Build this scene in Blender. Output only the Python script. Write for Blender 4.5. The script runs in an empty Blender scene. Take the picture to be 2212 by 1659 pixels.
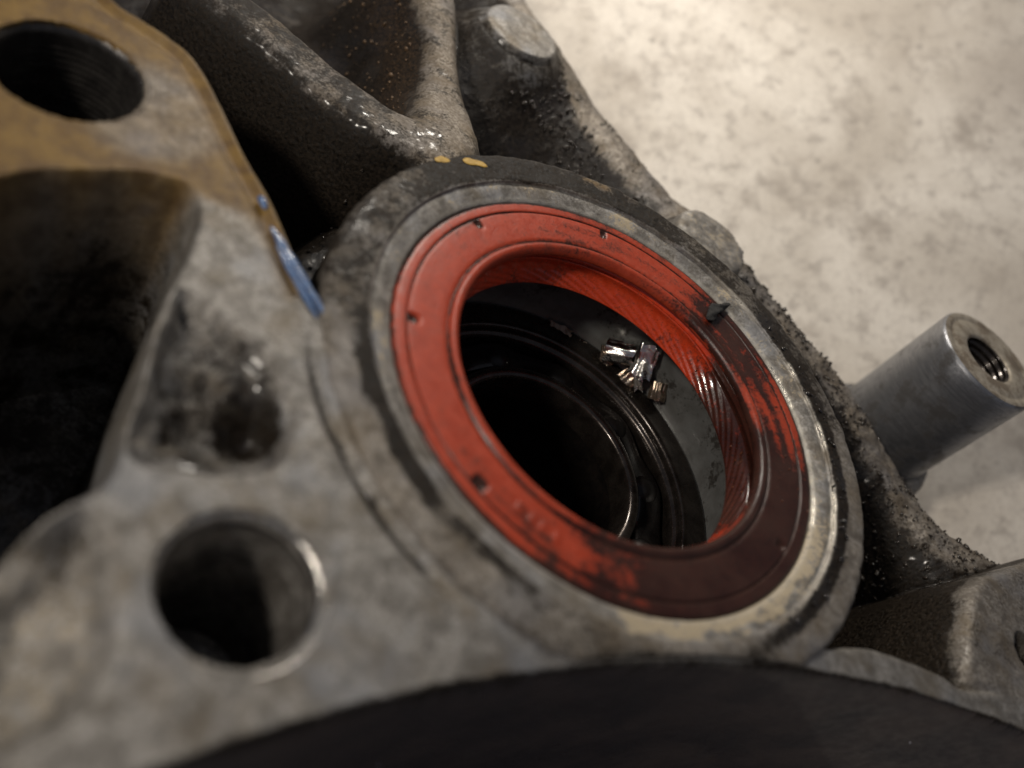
import bpy, bmesh, math, random
import numpy as np
from mathutils import Matrix, Vector

random.seed(7); rng = np.random.default_rng(11)
scene = bpy.context.scene
COL = scene.collection
scene.unit_settings.system = 'METRIC'
scene.unit_settings.scale_length = 0.01          # one unit is one centimetre

# ------------------------------------------------------------------ camera calibration
# SEAL FRAME: origin at the centre of the seal face, z along the seal axis, centimetres.
# R_SEAL turns camera coordinates (x right, y up, z towards the viewer) into the seal frame.
_n = np.array([0.47185098, 0.555766, 0.68445658]); _n /= np.linalg.norm(_n)
C_CAM = np.array([1.322, -0.0008, -11.0025])      # seal centre seen from the camera
_v = np.array([0, 0, -1.0]); _y = _v - (_v @ _n) * _n; _y /= np.linalg.norm(_y); _x = np.cross(_y, _n)
R_SEAL = np.stack([_x, _y, _n]); CAM_S = R_SEAL @ (-C_CAM)
FPX = 2850 / 3264 * 2212                          # focal length for a 2212 px wide picture
def P(px, py, z=0.0):
    """point of the plane z (seal frame) that the photograph shows at px,py (2212x1659)"""
    d = R_SEAL @ np.array([(px - 1106) / FPX, -(py - 829.5) / FPX, -1.0])
    return CAM_S + (z - CAM_S[2]) / d[2] * d
def PP(pts, z): return np.array([P(a, b, z)[:2] for a, b in pts])

# world frame: z is the normal of the concrete floor, the casting lies tilted on it
UP_C = np.array([0.10, 0.30, 0.95]); UP_C /= np.linalg.norm(UP_C)
FLOOR_D = 17.5                                    # camera height above the floor
_wy = np.array([0, 1.0, 0]); _wy -= (_wy @ UP_C) * UP_C; _wy /= np.linalg.norm(_wy); _wx = np.cross(_wy, UP_C)
R_W = np.stack([_wx, _wy, UP_C])                  # camera coords -> world axes
O_W = np.array([0, 0, FLOOR_D])                   # camera position in the world
def cam_to_world(c): return R_W @ np.asarray(c, float) + O_W
M3 = R_W @ R_SEAL.T
T3 = cam_to_world(C_CAM)
M_SEAL = Matrix([[*M3[i], T3[i]] for i in range(3)] + [[0, 0, 0, 1]])
def seal_pt(p): return Vector(M3 @ np.asarray(p, float) + T3)
UP_S = R_SEAL @ UP_C
def floor_z(x, y):                                # floor height in the seal frame
    k = UP_S @ CAM_S - FLOOR_D
    return (k - UP_S[0] * x - UP_S[1] * y) / UP_S[2]

# ------------------------------------------------------------------ camera
cd = bpy.data.cameras.new('camera'); cam = bpy.data.objects.new('camera', cd); COL.objects.link(cam)
cd.sensor_width = 36; cd.lens = 36 * 2850 / 3264
cam.matrix_world = Matrix([[*R_W[i], O_W[i]] for i in range(3)] + [[0, 0, 0, 1]])
cd.clip_start = 0.1; cd.clip_end = 3000
cd.dof.use_dof = True; cd.dof.focus_distance = 13.2; cd.dof.aperture_fstop = 0.122
scene.camera = cam

# ------------------------------------------------------------------ world and lamps
w = bpy.data.worlds.new('World'); scene.world = w; w.use_nodes = True
bg = w.node_tree.nodes['Background']; bg.inputs[0].default_value = (0.80, 0.84, 1.0, 1); bg.inputs[1].default_value = 0.13
def lamp(name, c, target, size, power, col):
    l = bpy.data.lights.new(name, 'AREA'); l.shape = 'DISK'; l.size = size; l.energy = power; l.color = col
    o = bpy.data.objects.new(name, l); COL.objects.link(o)
    a = Vector(cam_to_world(c)); b = Vector(cam_to_world(target))
    o.location = a; o.rotation_euler = (b - a).to_track_quat('-Z', 'Y').to_euler(); return o
lamp('workshop_lamp', (-9.5, 9, 12), (2, 1, -14), 3.0, 3400, (1.0, 0.91, 0.80))
lamp('inspection_lamp', (5, 20, -12), (4, 4, -19), 3.0, 2700, (1.0, 0.925, 0.82))
scene.view_settings.view_transform = 'Standard'; scene.view_settings.look = 'None'
scene.view_settings.exposure = 0.0; scene.view_settings.gamma = 1.0
scene.render.engine = 'CYCLES'
scene.cycles.use_denoising = True
scene.cycles.max_bounces = 6; scene.cycles.sample_clamp_indirect = 4.0

# ------------------------------------------------------------------ node helper
class G:
    def __init__(s, name):
        s.m = bpy.data.materials.new(name); s.m.use_nodes = True; s.t = s.m.node_tree; s.N = s.t.nodes
        s.b = s.N['Principled BSDF']; s.tc = s.N.new('ShaderNodeTexCoord').outputs['Object']
    def put(s, sock, v):
        if isinstance(v, bpy.types.NodeSocket): s.t.links.new(v, sock)
        elif v is not None:
            if isinstance(v, (tuple, list)) and len(v) == 3 and sock.type == 'RGBA': v = (*v, 1)
            sock.default_value = v
    def noise(s, scale, detail=5, rough=0.6, dist=0.0, vec=None):
        n = s.N.new('ShaderNodeTexNoise'); s.put(n.inputs['Vector'], vec or s.tc)
        n.inputs['Scale'].default_value = scale; n.inputs['Detail'].default_value = detail
        n.inputs['Roughness'].default_value = rough; n.inputs['Distortion'].default_value = dist
        return n.outputs['Fac']
    def voro(s, scale, feature='F1', rnd=1.0, vec=None, smooth=None):
        n = s.N.new('ShaderNodeTexVoronoi'); n.feature = feature; s.put(n.inputs['Vector'], vec or s.tc)
        n.inputs['Scale'].default_value = scale; n.inputs['Randomness'].default_value = rnd
        if smooth is not None: n.inputs['Smoothness'].default_value = smooth
        return n.outputs['Distance']
    def map(s, scale=(1, 1, 1), loc=(0, 0, 0), rot=(0, 0, 0)):
        n = s.N.new('ShaderNodeMapping'); s.t.links.new(s.tc, n.inputs[0])
        n.inputs['Scale'].default_value = scale; n.inputs['Location'].default_value = loc; n.inputs['Rotation'].default_value = rot
        return n.outputs[0]
    def math(s, op, a, b=None, c=None, clamp=False):
        n = s.N.new('ShaderNodeMath'); n.operation = op; n.use_clamp = clamp
        for i, v in enumerate((a, b, c)):
            if v is not None: s.put(n.inputs[i], v)
        return n.outputs[0]
    def step(s, v, a, b, lo=0.0, hi=1.0):
        n = s.N.new('ShaderNodeMapRange'); n.interpolation_type = 'SMOOTHSTEP'
        s.put(n.inputs[0], v)
        for i, q in zip((1, 2, 3, 4), (a, b, lo, hi)): s.put(n.inputs[i], q)
        return n.outputs[0]
    def mix(s, f, a, b, mode='MIX'):
        n = s.N.new('ShaderNodeMix'); n.data_type = 'RGBA'; n.blend_type = mode
        s.put(n.inputs[0], f); s.put(n.inputs[6], a); s.put(n.inputs[7], b); return n.outputs[2]
    def mixf(s, f, a, b):
        n = s.N.new('ShaderNodeMix'); n.data_type = 'FLOAT'
        s.put(n.inputs[0], f); s.put(n.inputs[2], a); s.put(n.inputs[3], b); return n.outputs[0]
    def attr(s, name):
        n = s.N.new('ShaderNodeAttribute'); n.attribute_name = name; return n.outputs['Fac']
    def bump(s, h, strength, dist, nrm=None):
        n = s.N.new('ShaderNodeBump'); s.put(n.inputs['Height'], h); n.inputs['Strength'].default_value = strength
        n.inputs['Distance'].default_value = dist
        if nrm is not None: s.t.links.new(nrm, n.inputs['Normal'])
        return n.outputs[0]
    def out(s, **k):
        for a, v in k.items(): s.put(s.b.inputs[a.replace('_', ' ')], v)
        return s.m

# ------------------------------------------------------------------ materials
def cast_material():
    g = G('cast_aluminium')
    n1 = g.noise(0.9, 7, .62); n2 = g.noise(4.5, 8, .65, .4); n3 = g.noise(22, 6, .7); n4 = g.noise(70, 4, .7)
    gr = g.attr('grime_shade'); ye = g.attr('yellow'); cr = g.attr('cream'); rust = g.attr('rust')
    alu = g.mix(g.step(n2, .35, .65), (.16, .15, .135), (.38, .362, .335))
    alu = g.mix(g.step(n3, .42, .60, 0, .55), alu, (.13, .115, .095))
    alu = g.mix(g.step(g.noise(1.7, 5, .6), .46, .68, 0, .6), alu, (.16, .13, .09))
    alu = g.mix(g.step(g.noise(1.1, 4, .55), .50, .66, 0, .5), alu, (.27, .28, .30))
    # oil varnish
    yf = g.math('MULTIPLY', ye, g.step(n1, .25, .50, .85, 1.0))
    alu = g.mix(yf, alu, g.mix(g.step(n2, .3, .7), (.095, .047, .007), (.21, .122, .022)))
    # cream coloured old sealant
    cf = g.step(g.math('ADD', g.math('ADD', cr, g.math('MULTIPLY', g.math('SUBTRACT', n3, .5), 1.1)), g.math('MULTIPLY', g.math('SUBTRACT', n2, .5), .8)), .44, .60)
    alu = g.mix(cf, alu, g.mix(n4, (.30, .24, .155), (.52, .44, .31)))
    # dark specks in the casting skin
    sp = g.step(n4, .62, .68)
    alu = g.mix(g.math('MULTIPLY', sp, .75), alu, (.03, .024, .018))
    # greasy grime
    s = g.math('ADD', gr, g.math('MULTIPLY', g.math('SUBTRACT', n2, .5), .95))
    s = g.math('ADD', s, g.math('MULTIPLY', g.math('SUBTRACT', n3, .5), .6))
    s = g.math('ADD', s, g.math('MULTIPLY', g.math('SUBTRACT', n1, .5), .7))
    sh = g.attr('shine'); shf = g.math('MULTIPLY', sh, g.step(n3, .36, .50))
    gf = g.math('MULTIPLY', g.step(s, .40, .72), g.math('SUBTRACT', 1.0, shf))
    gcol = g.mix(g.step(n3, .35, .7), (.005, .0038, .0026), (.026, .018, .011))
    rf = g.math('MULTIPLY', rust, g.step(n3, .46, .58))
    gcol = g.mix(rf, gcol, (.14, .075, .03))
    col = g.mix(gf, alu, gcol); col = g.mix(shf, col, (.62, .58, .50))
    rough = g.mixf(gf, g.step(n3, .3, .7, .42, .62), g.step(n3, .35, .65, .30, .55))
    rough = g.math('ADD', rough, g.math('MULTIPLY', g.attr('dry'), .22))
    rough = g.mixf(shf, rough, .22)
    met = g.math('MULTIPLY', g.math('SUBTRACT', 1.0, g.math('MAXIMUM', gf, g.math('MAXIMUM', cf, yf))), .55)
    met = g.math('MAXIMUM', met, shf)
    lumps = g.step(g.voro(9, 'SMOOTH_F1', smooth=.4), .05, .5, 1, 0)
    lf = g.math('MULTIPLY', lumps, gf)
    b = g.bump(n4, .16, .02)
    b = g.bump(n3, .32, .05, b)
    b = g.bump(lf, .15, .05, b)
    return g.out(Base_Color=col, Roughness=rough, Metallic=met, Normal=b,
                 Coat_Weight=g.math('MULTIPLY', g.math('MULTIPLY', gf, g.step(g.noise(1.3, 4, .6), .45, .62)), g.math('SUBTRACT', .75, g.math('MULTIPLY', g.attr('dry'), .70))), Coat_Roughness=.15, Specular_IOR_Level=g.mixf(gf, .5, .25))

def floor_material():
    g = G('concrete_floor')
    n0 = g.noise(.06, 4, .55); n1 = g.noise(.22, 6, .6, .5); n2 = g.noise(.55, 7, .68); n3 = g.noise(9, 5, .75)
    c = g.mix(g.step(n1, .35, .68), (.58, .525, .45), (.82, .765, .68))
    c = g.mix(g.step(n2, .50, .72, 0, .85), c, (.35, .305, .26))
    c = g.mix(g.step(n0, .48, .66, 0, .5), c, (.40, .35, .31))
    c = g.mix(g.step(n3, .50, .72, 0, .5), c, (.36, .31, .26))
    c = g.mix(g.step(g.noise(2.1, 6, .7), .48, .68, 0, .65), c, (.36, .32, .28))
    c = g.mix(g.step(g.noise(24, 3, .7), .55, .72, 0, .5), c, (.25, .22, .19))
    d = g.voro(.9); d2 = g.voro(2.6)
    c = g.mix(g.step(d, .03, .09, .5, 0), c, (.10, .085, .075))
    c = g.mix(g.step(d2, .03, .08, .3, 0), c, (.14, .115, .095))
    b = g.bump(n3, .25, .05); b = g.bump(n2, .2, .15, b)
    return g.out(Base_Color=c, Roughness=g.step(n2, .3, .7, .5, .75), Normal=b)

def seal_material(name='red_oil_seal_rubber', c0=(.34, .040, .015), c1=(.44, .060, .025), coat=.05, rr=.0):
    g = G(name)
    n1 = g.noise(1.4, 6, .6); n2 = g.noise(7, 6, .65, .5); n3 = g.noise(30, 5, .7)
    oil = g.attr('oil')
    c = g.mix(g.step(n2, .3, .7), c0, c1)
    c = g.mix(g.step(n3, .50, .72, 0, .45), c, (.20, .030, .014))
    c = g.mix(g.step(g.noise(2.6, 7, .7, .8), .50, .70, 0, .45), c, (.20, .050, .030))
    s = g.math('ADD', oil, g.math('MULTIPLY', g.math('SUBTRACT', n2, .5), 1.0))
    s = g.math('ADD', s, g.math('MULTIPLY', g.math('SUBTRACT', n3, .5), .7))
    f = g.step(s, .24, .66)
    c = g.mix(g.math('MULTIPLY', f, g.step(n3, .3, .6, .99, .93)), c, g.mix(g.step(n1, .35, .65), (.013, .0095, .008), (.034, .021, .016)))
    r = g.mixf(f, g.step(n2, .3, .7, .36 - rr, .55 - rr), .26)
    b = g.bump(n3, .2, .02); b = g.bump(n2, .15, .05, b)
    return g.out(Base_Color=c, Roughness=r, Normal=b, Coat_Weight=coat, Coat_Roughness=.22 - rr * .8, Specular_IOR_Level=.28)

def metal(name, c0, c1, rough=(.2, .4), met=1.0, scale=6, bump=.2, coat=0., stretch=None, dark=None, dirt=.0):
    g = G(name)
    vec = g.map(stretch) if stretch else None
    n = g.noise(scale, 6, .65, .3, vec); n2 = g.noise(scale * 5, 5, .7, 0, vec); n3 = g.noise(scale * .35, 5, .6)
    c = g.mix(g.step(n, .3, .7), c0, c1)
    mv = met
    if dirt:
        f = g.step(g.math('ADD', n3, g.math('MULTIPLY', g.math('SUBTRACT', n2, .5), .5)), .60 - dirt * .3, .70 - dirt * .3)
        c = g.mix(g.math('MULTIPLY', f, .85), c, dark or (.02, .016, .012))
        mv = g.mixf(f, met, 0.1)
    b = g.bump(n2, bump, .02); b = g.bump(n, bump, .04, b)
    return g.out(Base_Color=c, Metallic=mv, Roughness=g.step(n2, .3, .7, *rough), Normal=b, Coat_Weight=coat, Coat_Roughness=.08)

M_LIP = seal_material('red_seal_lip_rubber', (.58, .052, .015), (.74, .080, .026), .7, .18)
M_CAST = cast_material(); M_FLOOR = floor_material(); M_SEAL_RED = seal_material()
M_BORE = metal('oiled_bore_wall', (.12, .12, .113), (.19, .195, .19), (.28, .42), .35, 3, .08, .3, dirt=.15)
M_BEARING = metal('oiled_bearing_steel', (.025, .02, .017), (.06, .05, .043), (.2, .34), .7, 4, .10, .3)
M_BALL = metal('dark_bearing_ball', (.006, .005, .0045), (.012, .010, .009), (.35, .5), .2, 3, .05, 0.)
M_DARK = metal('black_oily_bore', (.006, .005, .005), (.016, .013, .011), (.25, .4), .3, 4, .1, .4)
M_WALL = metal('dark_bore_wall', (.030, .025, .026), (.070, .052, .045), (.40, .65), 0., 1.2, .3, .15)
M_SHINE = metal('worn_bright_edge', (.55, .53, .49), (.80, .77, .72), (.16, .30), 1., 5, .3, 0, None, (.05, .04, .03), .1)
M_STEEL = metal('dowel_steel', (.22, .225, .24), (.37, .375, .395), (.32, .46), .85, 7, .18, 0, (.5, .5, 7), (.05, .045, .04), .30)
M_RIM = metal('dowel_end_face', (.30, .26, .20), (.46, .41, .33), (.4, .6), .45, 8, .25, 0, None, (.12, .09, .06), .4)
M_CHIP = metal('bright_metal_chip', (.50, .48, .45), (.80, .78, .74), (.08, .2), 1.0, 8, .2, .3, (.4, 1.6, 1), (.05, .04, .03), .25)
M_CHIP2 = metal('brown_metal_chip', (.26, .19, .13), (.50, .40, .31), (.10, .26), .95, 8, .2, .3, (.4, 1.6, 1), (.03, .02, .014), .3)
M_CAGE = metal('tan_cage_chip', (.22, .17, .13), (.34, .27, .21), (.3, .5), .3, 8, .2, .2)
M_RUBBER = metal('black_rubber_crumb', (.006, .006, .006), (.02, .018, .016), (.5, .8), 0., 14, .8)
M_THREAD = metal('worn_bolt_hole', (.22, .20, .18), (.42, .40, .37), (.22, .42), .85, 6, .4, .3, None, (.02, .016, .012), .45)
M_THREAD2 = metal('oily_threads', (.03, .028, .027), (.07, .065, .06), (.2, .35), .6, 6, .2, .4)
M_BLUE = metal('blue_sealant', (.02, .06, .16), (.05, .14, .33), (.25, .4), 0., 9, .3, .3)
M_YELLOW = metal('yellow_paint_mark', (.36, .21, .02), (.55, .34, .05), (.4, .6), 0., 12, .4)
M_GRIT = metal('oily_grit', (.010, .008, .006), (.055, .04, .027), (.12, .3), 0., 30, .5, .6)
M_SPECK = metal('pale_dust', (.45, .45, .5), (.7, .7, .75), (.5, .7), 0., 30, .2)
M_OIL = metal('black_oil_drop', (.006, .004, .003), (.012, .008, .005), (.05, .12), 0., 5, .02, 1.0)

# ------------------------------------------------------------------ object helpers
def tag(o, label=None, cat=None, group=None, kind=None):
    if label: o['label'] = label
    if cat: o['category'] = cat
    if group: o['group'] = group
    if kind: o['kind'] = kind
    return o
def empty(name, loc_s, label, cat, group=None):
    o = bpy.data.objects.new(name, None); COL.objects.link(o); o.empty_display_size = .3
    o.matrix_world = M_SEAL @ Matrix.Translation(Vector(loc_s)); return tag(o, label, cat, group)
def mesh_np(name, V, F, m, parent=None, normals=None, attrs=None, smooth=True):
    """V (n,3); F (k,4) or (k,3) arrays, or list"""
    me = bpy.data.meshes.new(name); V = np.asarray(V, np.float32); F = np.asarray(F, np.int32)
    nf, nc = F.shape
    me.vertices.add(len(V)); me.vertices.foreach_set('co', V.ravel())
    me.loops.add(nf * nc); me.loops.foreach_set('vertex_index', F.ravel())
    me.polygons.add(nf); me.polygons.foreach_set('loop_start', np.arange(0, nf * nc, nc, dtype=np.int32))
    me.update(calc_edges=True); me.validate()
    me.polygons.foreach_set('use_smooth', np.full(len(me.polygons), smooth))
    for k, a in (attrs or {}).items():
        at = me.attributes.new(k, 'FLOAT', 'POINT'); at.data.foreach_set('value', np.asarray(a, np.float32).ravel())
    if normals is not None: me.normals_split_custom_set_from_vertices(np.asarray(normals, np.float32).tolist())
    me.materials.append(m)
    o = bpy.data.objects.new(name, me); COL.objects.link(o)
    if parent is not None: o.parent = parent
    return o
def lathe(name, prof, m, parent=None, n=360, disp=None, attrs=None, a0=0., a1=2 * math.pi, loc=(0, 0, 0), sub=1):
    """revolve [(r,z)...]; disp(theta, r, z) -> r, z arrays; attrs(theta, r, z) -> dict"""
    pr = np.array(prof, float)
    if sub > 1:
        t = np.linspace(0, len(pr) - 1, (len(pr) - 1) * sub + 1)
        pr = np.c_[np.interp(t, np.arange(len(pr)), pr[:, 0]), np.interp(t, np.arange(len(pr)), pr[:, 1])]
    closed = abs(a1 - a0 - 2 * math.pi) < 1e-6
    th = np.linspace(a0, a1, n, endpoint=not closed)
    T, K = np.meshgrid(th, np.arange(len(pr)), indexing='ij')
    r = pr[K, 0]; z = pr[K, 1]
    if disp is not None: r, z = disp(T, r, z)
    V = np.c_[(r * np.cos(T)).ravel() + loc[0], (r * np.sin(T)).ravel() + loc[1], z.ravel() + loc[2]]
    k = len(pr); i = np.arange(n if closed else n - 1)[:, None]; j = np.arange(k - 1)[None]
    a = i * k + j; b = ((i + 1) % n) * k + j
    F = np.stack([a, a + 1, b + 1, b], -1).reshape(-1, 4)
    at = attrs(T, r, z) if attrs else None
    return mesh_np(name, V, F, m, parent, attrs=at)

# value noise
def vnoise(x, y, f, seed):
    r = np.random.default_rng(seed).random((128, 128)); x = np.asarray(x) * f + 1000; y = np.asarray(y) * f + 1000
    xi = np.floor(x).astype(int); yi = np.floor(y).astype(int); u = x - xi; v = y - yi
    u = u * u * (3 - 2 * u); v = v * v * (3 - 2 * v); g = lambda a, b: r[a % 128, b % 128]
    return (g(xi, yi) * (1 - u) + g(xi + 1, yi) * u) * (1 - v) + (g(xi, yi + 1) * (1 - u) + g(xi + 1, yi + 1) * u) * v - .5
def fbm(x, y, f, seed, o=4):
    s = 0
    for i in range(o): s = s + vnoise(x, y, f * 2 ** i, seed + i) * .5 ** i
    return s
def sstep(x, a, b):
    t = np.clip((x - a) / (b - a), 0, 1); return t * t * (3 - 2 * t)

# ------------------------------------------------------------------ the concrete floor
def build_floor():
    nx = ny = 60; X, Y = np.meshgrid(np.linspace(-90, 110, nx), np.linspace(-90, 110, ny), indexing='ij')
    V = np.c_[X.ravel(), Y.ravel(), (.03 * fbm(X, Y, .15, 5)).ravel() - .02]
    i, j = np.meshgrid(np.arange(nx - 1), np.arange(ny - 1), indexing='ij'); a = (i * ny + j).ravel()
    o = mesh_np('floor', V, np.stack([a, a + ny, a + ny + 1, a + 1], -1), M_FLOOR)
    tag(o, kind='structure')
build_floor()

# ------------------------------------------------------------------ the engine casting: relief of the body
casting = empty('engine_casting', (0, 0, 0), 'dirty grey cast aluminium engine casting with ribs and bolt holes lying on concrete', 'engine part')

DX = 0.03
gx = np.arange(-13.0, 10.2, DX); gy = np.arange(-7.2, 11.5, DX)
X, Y = np.meshgrid(gx, gy, indexing='ij')
ST = 3
cx_, cy_ = gx[::ST], gy[::ST]
CX, CY = np.meshgrid(cx_, cy_, indexing='ij')
def upsample(c):
    ix = np.interp(gx, cx_, np.arange(len(cx_))); i0 = np.minimum(ix.astype(int), len(cx_) - 2); fx = (ix - i0)[:, None]
    iy = np.interp(gy, cy_, np.arange(len(cy_))); j0 = np.minimum(iy.astype(int), len(cy_) - 2); fy = (iy - j0)[None]
    c = c[i0] * (1 - fx) + c[i0 + 1] * fx
    return c[:, j0] * (1 - fy) + c[:, j0 + 1] * fy
def dense(p, n=5):
    """closed Catmull-Rom through the points"""
    p = np.asarray(p); o = []
    for i in range(len(p)):
        a, b, c, d = p[i - 1], p[i], p[(i + 1) % len(p)], p[(i + 2) % len(p)]
        for t in np.linspace(0, 1, n, endpoint=False):
            o.append(.5 * (2 * b + (c - a) * t + (2 * a - 5 * b + 4 * c - d) * t * t + (3 * b - a - 3 * c + d) * t ** 3))
    return np.array(o)
def sdf(poly, smooth=4):
    p = dense(poly, smooth) if smooth > 1 else np.asarray(poly)
    d2 = np.full(CX.shape, 1e9); ins = np.zeros(CX.shape, bool)
    for a, b in zip(p, np.roll(p, -1, 0)):
        e = b - a; L = e @ e + 1e-12
        t = np.clip(((CX - a[0]) * e[0] + (CY - a[1]) * e[1]) / L, 0, 1)
        d2 = np.minimum(d2, (CX - a[0] - t * e[0]) ** 2 + (CY - a[1] - t * e[1]) ** 2)
        if a[1] != b[1]:
            c = ((a[1] <= CY) != (b[1] <= CY)); xx = a[0] + (CY - a[1]) / (b[1] - a[1]) * e[0]
            ins ^= c & (CX < xx)
    return upsample(np.where(ins, -1, 1) * np.sqrt(d2))
def circ(c, r): return np.hypot(X - c[0], Y - c[1]) - r
def soft(d, k): return k * np.logaddexp(0, np.clip(d / k, -50, 50)) + np.maximum(d - 50 * k, 0)
def smax(a, b, k):
    h = np.clip(.5 + .5 * (a - b) / k, 0, 1); return b + (a - b) * h + k * h * (1 - h)

R0 = np.hypot(X, Y); TH = np.degrees(np.arctan2(Y, X))
wob = .05 * fbm(X, Y, 1.2, 31) + .02 * fbm(X, Y, 5, 35)

ZF = .05
# outlines (picture points laid back on their own planes)
d_flange = sdf(np.vstack([PP([(120, -140), (249, -4), (303, 34), (371, 78), (431, 131), (482, 219), (539, 337), (593, 431), (640, 539), (700, 665), (752, 770), (800, 850)], ZF),
                          [(-1.2, -1.5), (1.5, -1.5)], PP([(1740, 1373), (1880, 1388), (2034, 1446), (2090, 1480), (2260, 1500)], ZF),
                          [(9.5, 1.5), (9.9, -6.9), (-4, -7.1), (-12.6, -6.5), (-12.6, -2.2)]]), 3)
d_wall = sdf(np.vstack([PP([(1020, -120), (1108, -20), (1185, 120), (1250, 235), (1350, 350), (1450, 470), (1530, 560), (1620, 640), (1700, 740), (1790, 860), (1870, 960), (1960, 1090), (2060, 1220), (2130, 1260),
                            (2260, 1250), (2260, 1215), (2212, 1212), (2130, 1190), (2060, 1110), (2000, 1020), (1850, 830), (1700, 665), (1600, 545), (1560, 490), (1480, 432), (1400, 345), (1300, 230), (1205, 110), (1150, 10), (1090, -110)], -1.0)]), 3)
d_rib2 = sdf(PP([(930, -140), (1000, -20), (1012, 130), (1030, 220), (1058, 345), (990, 400), (915, 350), (885, 262), (905, 200), (925, 120), (915, 20), (870, -110)], -.6), 3)
d_rib1 = sdf(PP([(420, -110), (570, 0), (650, 62), (750, 150), (860, 235), (960, 290), (1010, 350), (960, 400), (890, 345), (790, 285), (690, 203), (600, 122), (500, 42), (380, -70)], -.6), 3)
d_plate = sdf(np.vstack([PP([(2082, 1272), (2140, 1238), (2212, 1217), (2330, 1195), (2420, 1400), (2330, 1640), (2200, 1560), (2110, 1500), (2064, 1452)], -.1)]), 2)
d_pad1 = circ(P(1130, 65, -.55)[:2], .70); d_pad2 = circ(P(1540, 517, -.55)[:2], .68)
d_dom = sdf(np.vstack([[(-12.7, 10.6), (-8.0, 11.0)], PP([(1145, -30), (1192, 75), (1207, 113), (1300, 230), (1400, 345), (1480, 432), (1560, 475), (1605, 530), (1700, 660), (1850, 830), (2000, 1020), (2060, 1110), (2130, 1190), (2212, 1213), (2340, 1215)], -1.0),
                        [(9.8, 3.0), (9.9, -6.9), (-12.7, -6.9)]]), 2)
BORE_C, BORE_R = np.array([12.32, -14.75]), 15.74
d_bore = circ(BORE_C, BORE_R)
d_cav = sdf(PP([(-160, 440), (0, 405), (120, 388), (290, 386), (350, 400), (395, 420), (405, 470), (385, 530), (350, 600), (300, 720), (262, 850), (235, 960), (200, 1030), (120, 1070), (0, 1130), (-160, 1200)], ZF), 3)
d_pock = sdf(PP([(398, 640), (480, 700), (560, 762), (603, 850), (610, 945), (590, 1003), (490, 1018), (400, 1003), (310, 988), (285, 930), (325, 850), (350, 760), (372, 680)], ZF), 3)
d_pit = sdf(PP([(560, 800), (606, 870), (610, 950), (590, 1005), (500, 1015), (480, 960), (500, 890)], -.2), 3)
d_notch = sdf(PP([(-120, 1130), (90, 1150), (180, 1120), (218, 1180), (232, 1300), (213, 1420), (150, 1520), (40, 1592), (-120, 1640)], ZF), 3)
d_patch = sdf(PP([(285, 770), (325, 800), (335, 900), (300, 940), (262, 920), (258, 850)], ZF), 3)
H1 = np.array([-1.62, -5.17]); H2 = np.array([-6.75, -2.04]); H1R, H2R = .64, .73
H3 = P(2225, 1410, .05)[:2]
d_h1 = circ(H1, H1R); d_h2 = circ(H2, H2R); d_h3 = circ(H3, .24)

# each feature: height field, label
base = -3.5 + .25 * fbm(X, Y, .5, 3) - 1.0 * sstep(X, 2.0, 4.0) + .9 * np.exp(-((X + 3.9) ** 2 + (Y - .4) ** 2) / .8)
d_web = sdf(PP([(640, 500), (720, 450), (800, 420), (790, 600), (800, 850), (740, 780), (680, 640)], -.9), 3)
base = smax(base, -1.35 + .10 * fbm(X, Y, 2, 9) - 2.5 * soft(d_web, .15), .5)
feat = {}
feat['flange'] = ZF - 9 * soft(d_flange, .035) + 0 * X
inner = d_wall
wallz = -1.0 + .06 * fbm(X, Y, .8, 44) - .35 * sstep(X, 3.0, 6.5) + .45 * sstep(X, 5.2, 7)
feat['outer_wall'] = wallz - (1.15 + 2.6 * sstep(X, 2.5, 5.0)) * soft(d_wall - .05, .14)
feat['rib'] = -.62 + .15 * sstep(R0, 6.5, 4.2) - 5.0 * soft(d_rib1 - .02, .07)
feat['rib.001'] = -.62 + .15 * sstep(R0, 6.5, 4.2) - (2.6 + 5 * sstep((X + 6.2) * .83 + (Y - 5.7) * .56, .05, .35)) * soft(d_rib2, .10)
feat['side_plate'] = ZF + .004 - 6 * soft(d_plate, .04)
feat['outer_wall'] = smax(feat['outer_wall'], -.72 - .85 * soft(d_pad1 - .05, .1), .9)
feat['mounting_pad'] = -.55 - .10 * sstep(d_pad1, 0, .06) - 1.25 * soft(d_pad1 - .12, .08)
feat['mounting_pad.001'] = -.55 - .12 * sstep(d_pad2, 0, .07) - 2.2 * soft(d_pad2 - .06, .06)
order = ['casting_body', *feat, 'bore_wall']
stack = np.stack([base, *feat.values()])
REG = stack.argmax(0)
REG[d_bore < -.016] = len(order) - 1
H = base.copy()
for k, f in feat.items(): H = smax(H, f, {'flange': .10, 'side_plate': .03, 'mounting_pad': .10, 'mounting_pad.001': .10, 'rib': .12, 'rib.001': .18, 'outer_wall': .25}.get(k))
# cast skin
castness = 1 - sstep(-d_flange, -.02, .1) * (d_flange < .1)
H = H + castness * (.035 * fbm(X, Y, 2.0, 60) + .016 * fbm(X, Y, 7, 66, 3))
H = H + (1 - castness) * .010 * fbm(X, Y, 1.5, 70)
# greasy crust on the outer wall and its crest
crust = np.exp(-np.maximum(np.abs(d_wall) - .25, 0) ** 2 / .18) * sstep(X, -1.2, .6) * (d_pad2 > 0) 
H += crust * (.065 * np.abs(fbm(X, Y, 3.5, 80, 4)) + .035 * np.maximum(fbm(X, Y, 9, 90, 2), 0))
# raised lip of the flange edge and the groove behind it
lip = (X < -3.3)
H += lip * (.05 * np.exp(-((d_flange + .06) / .05) ** 2) - .05 * np.exp(-((d_flange + .22) / .08) ** 2))
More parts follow.
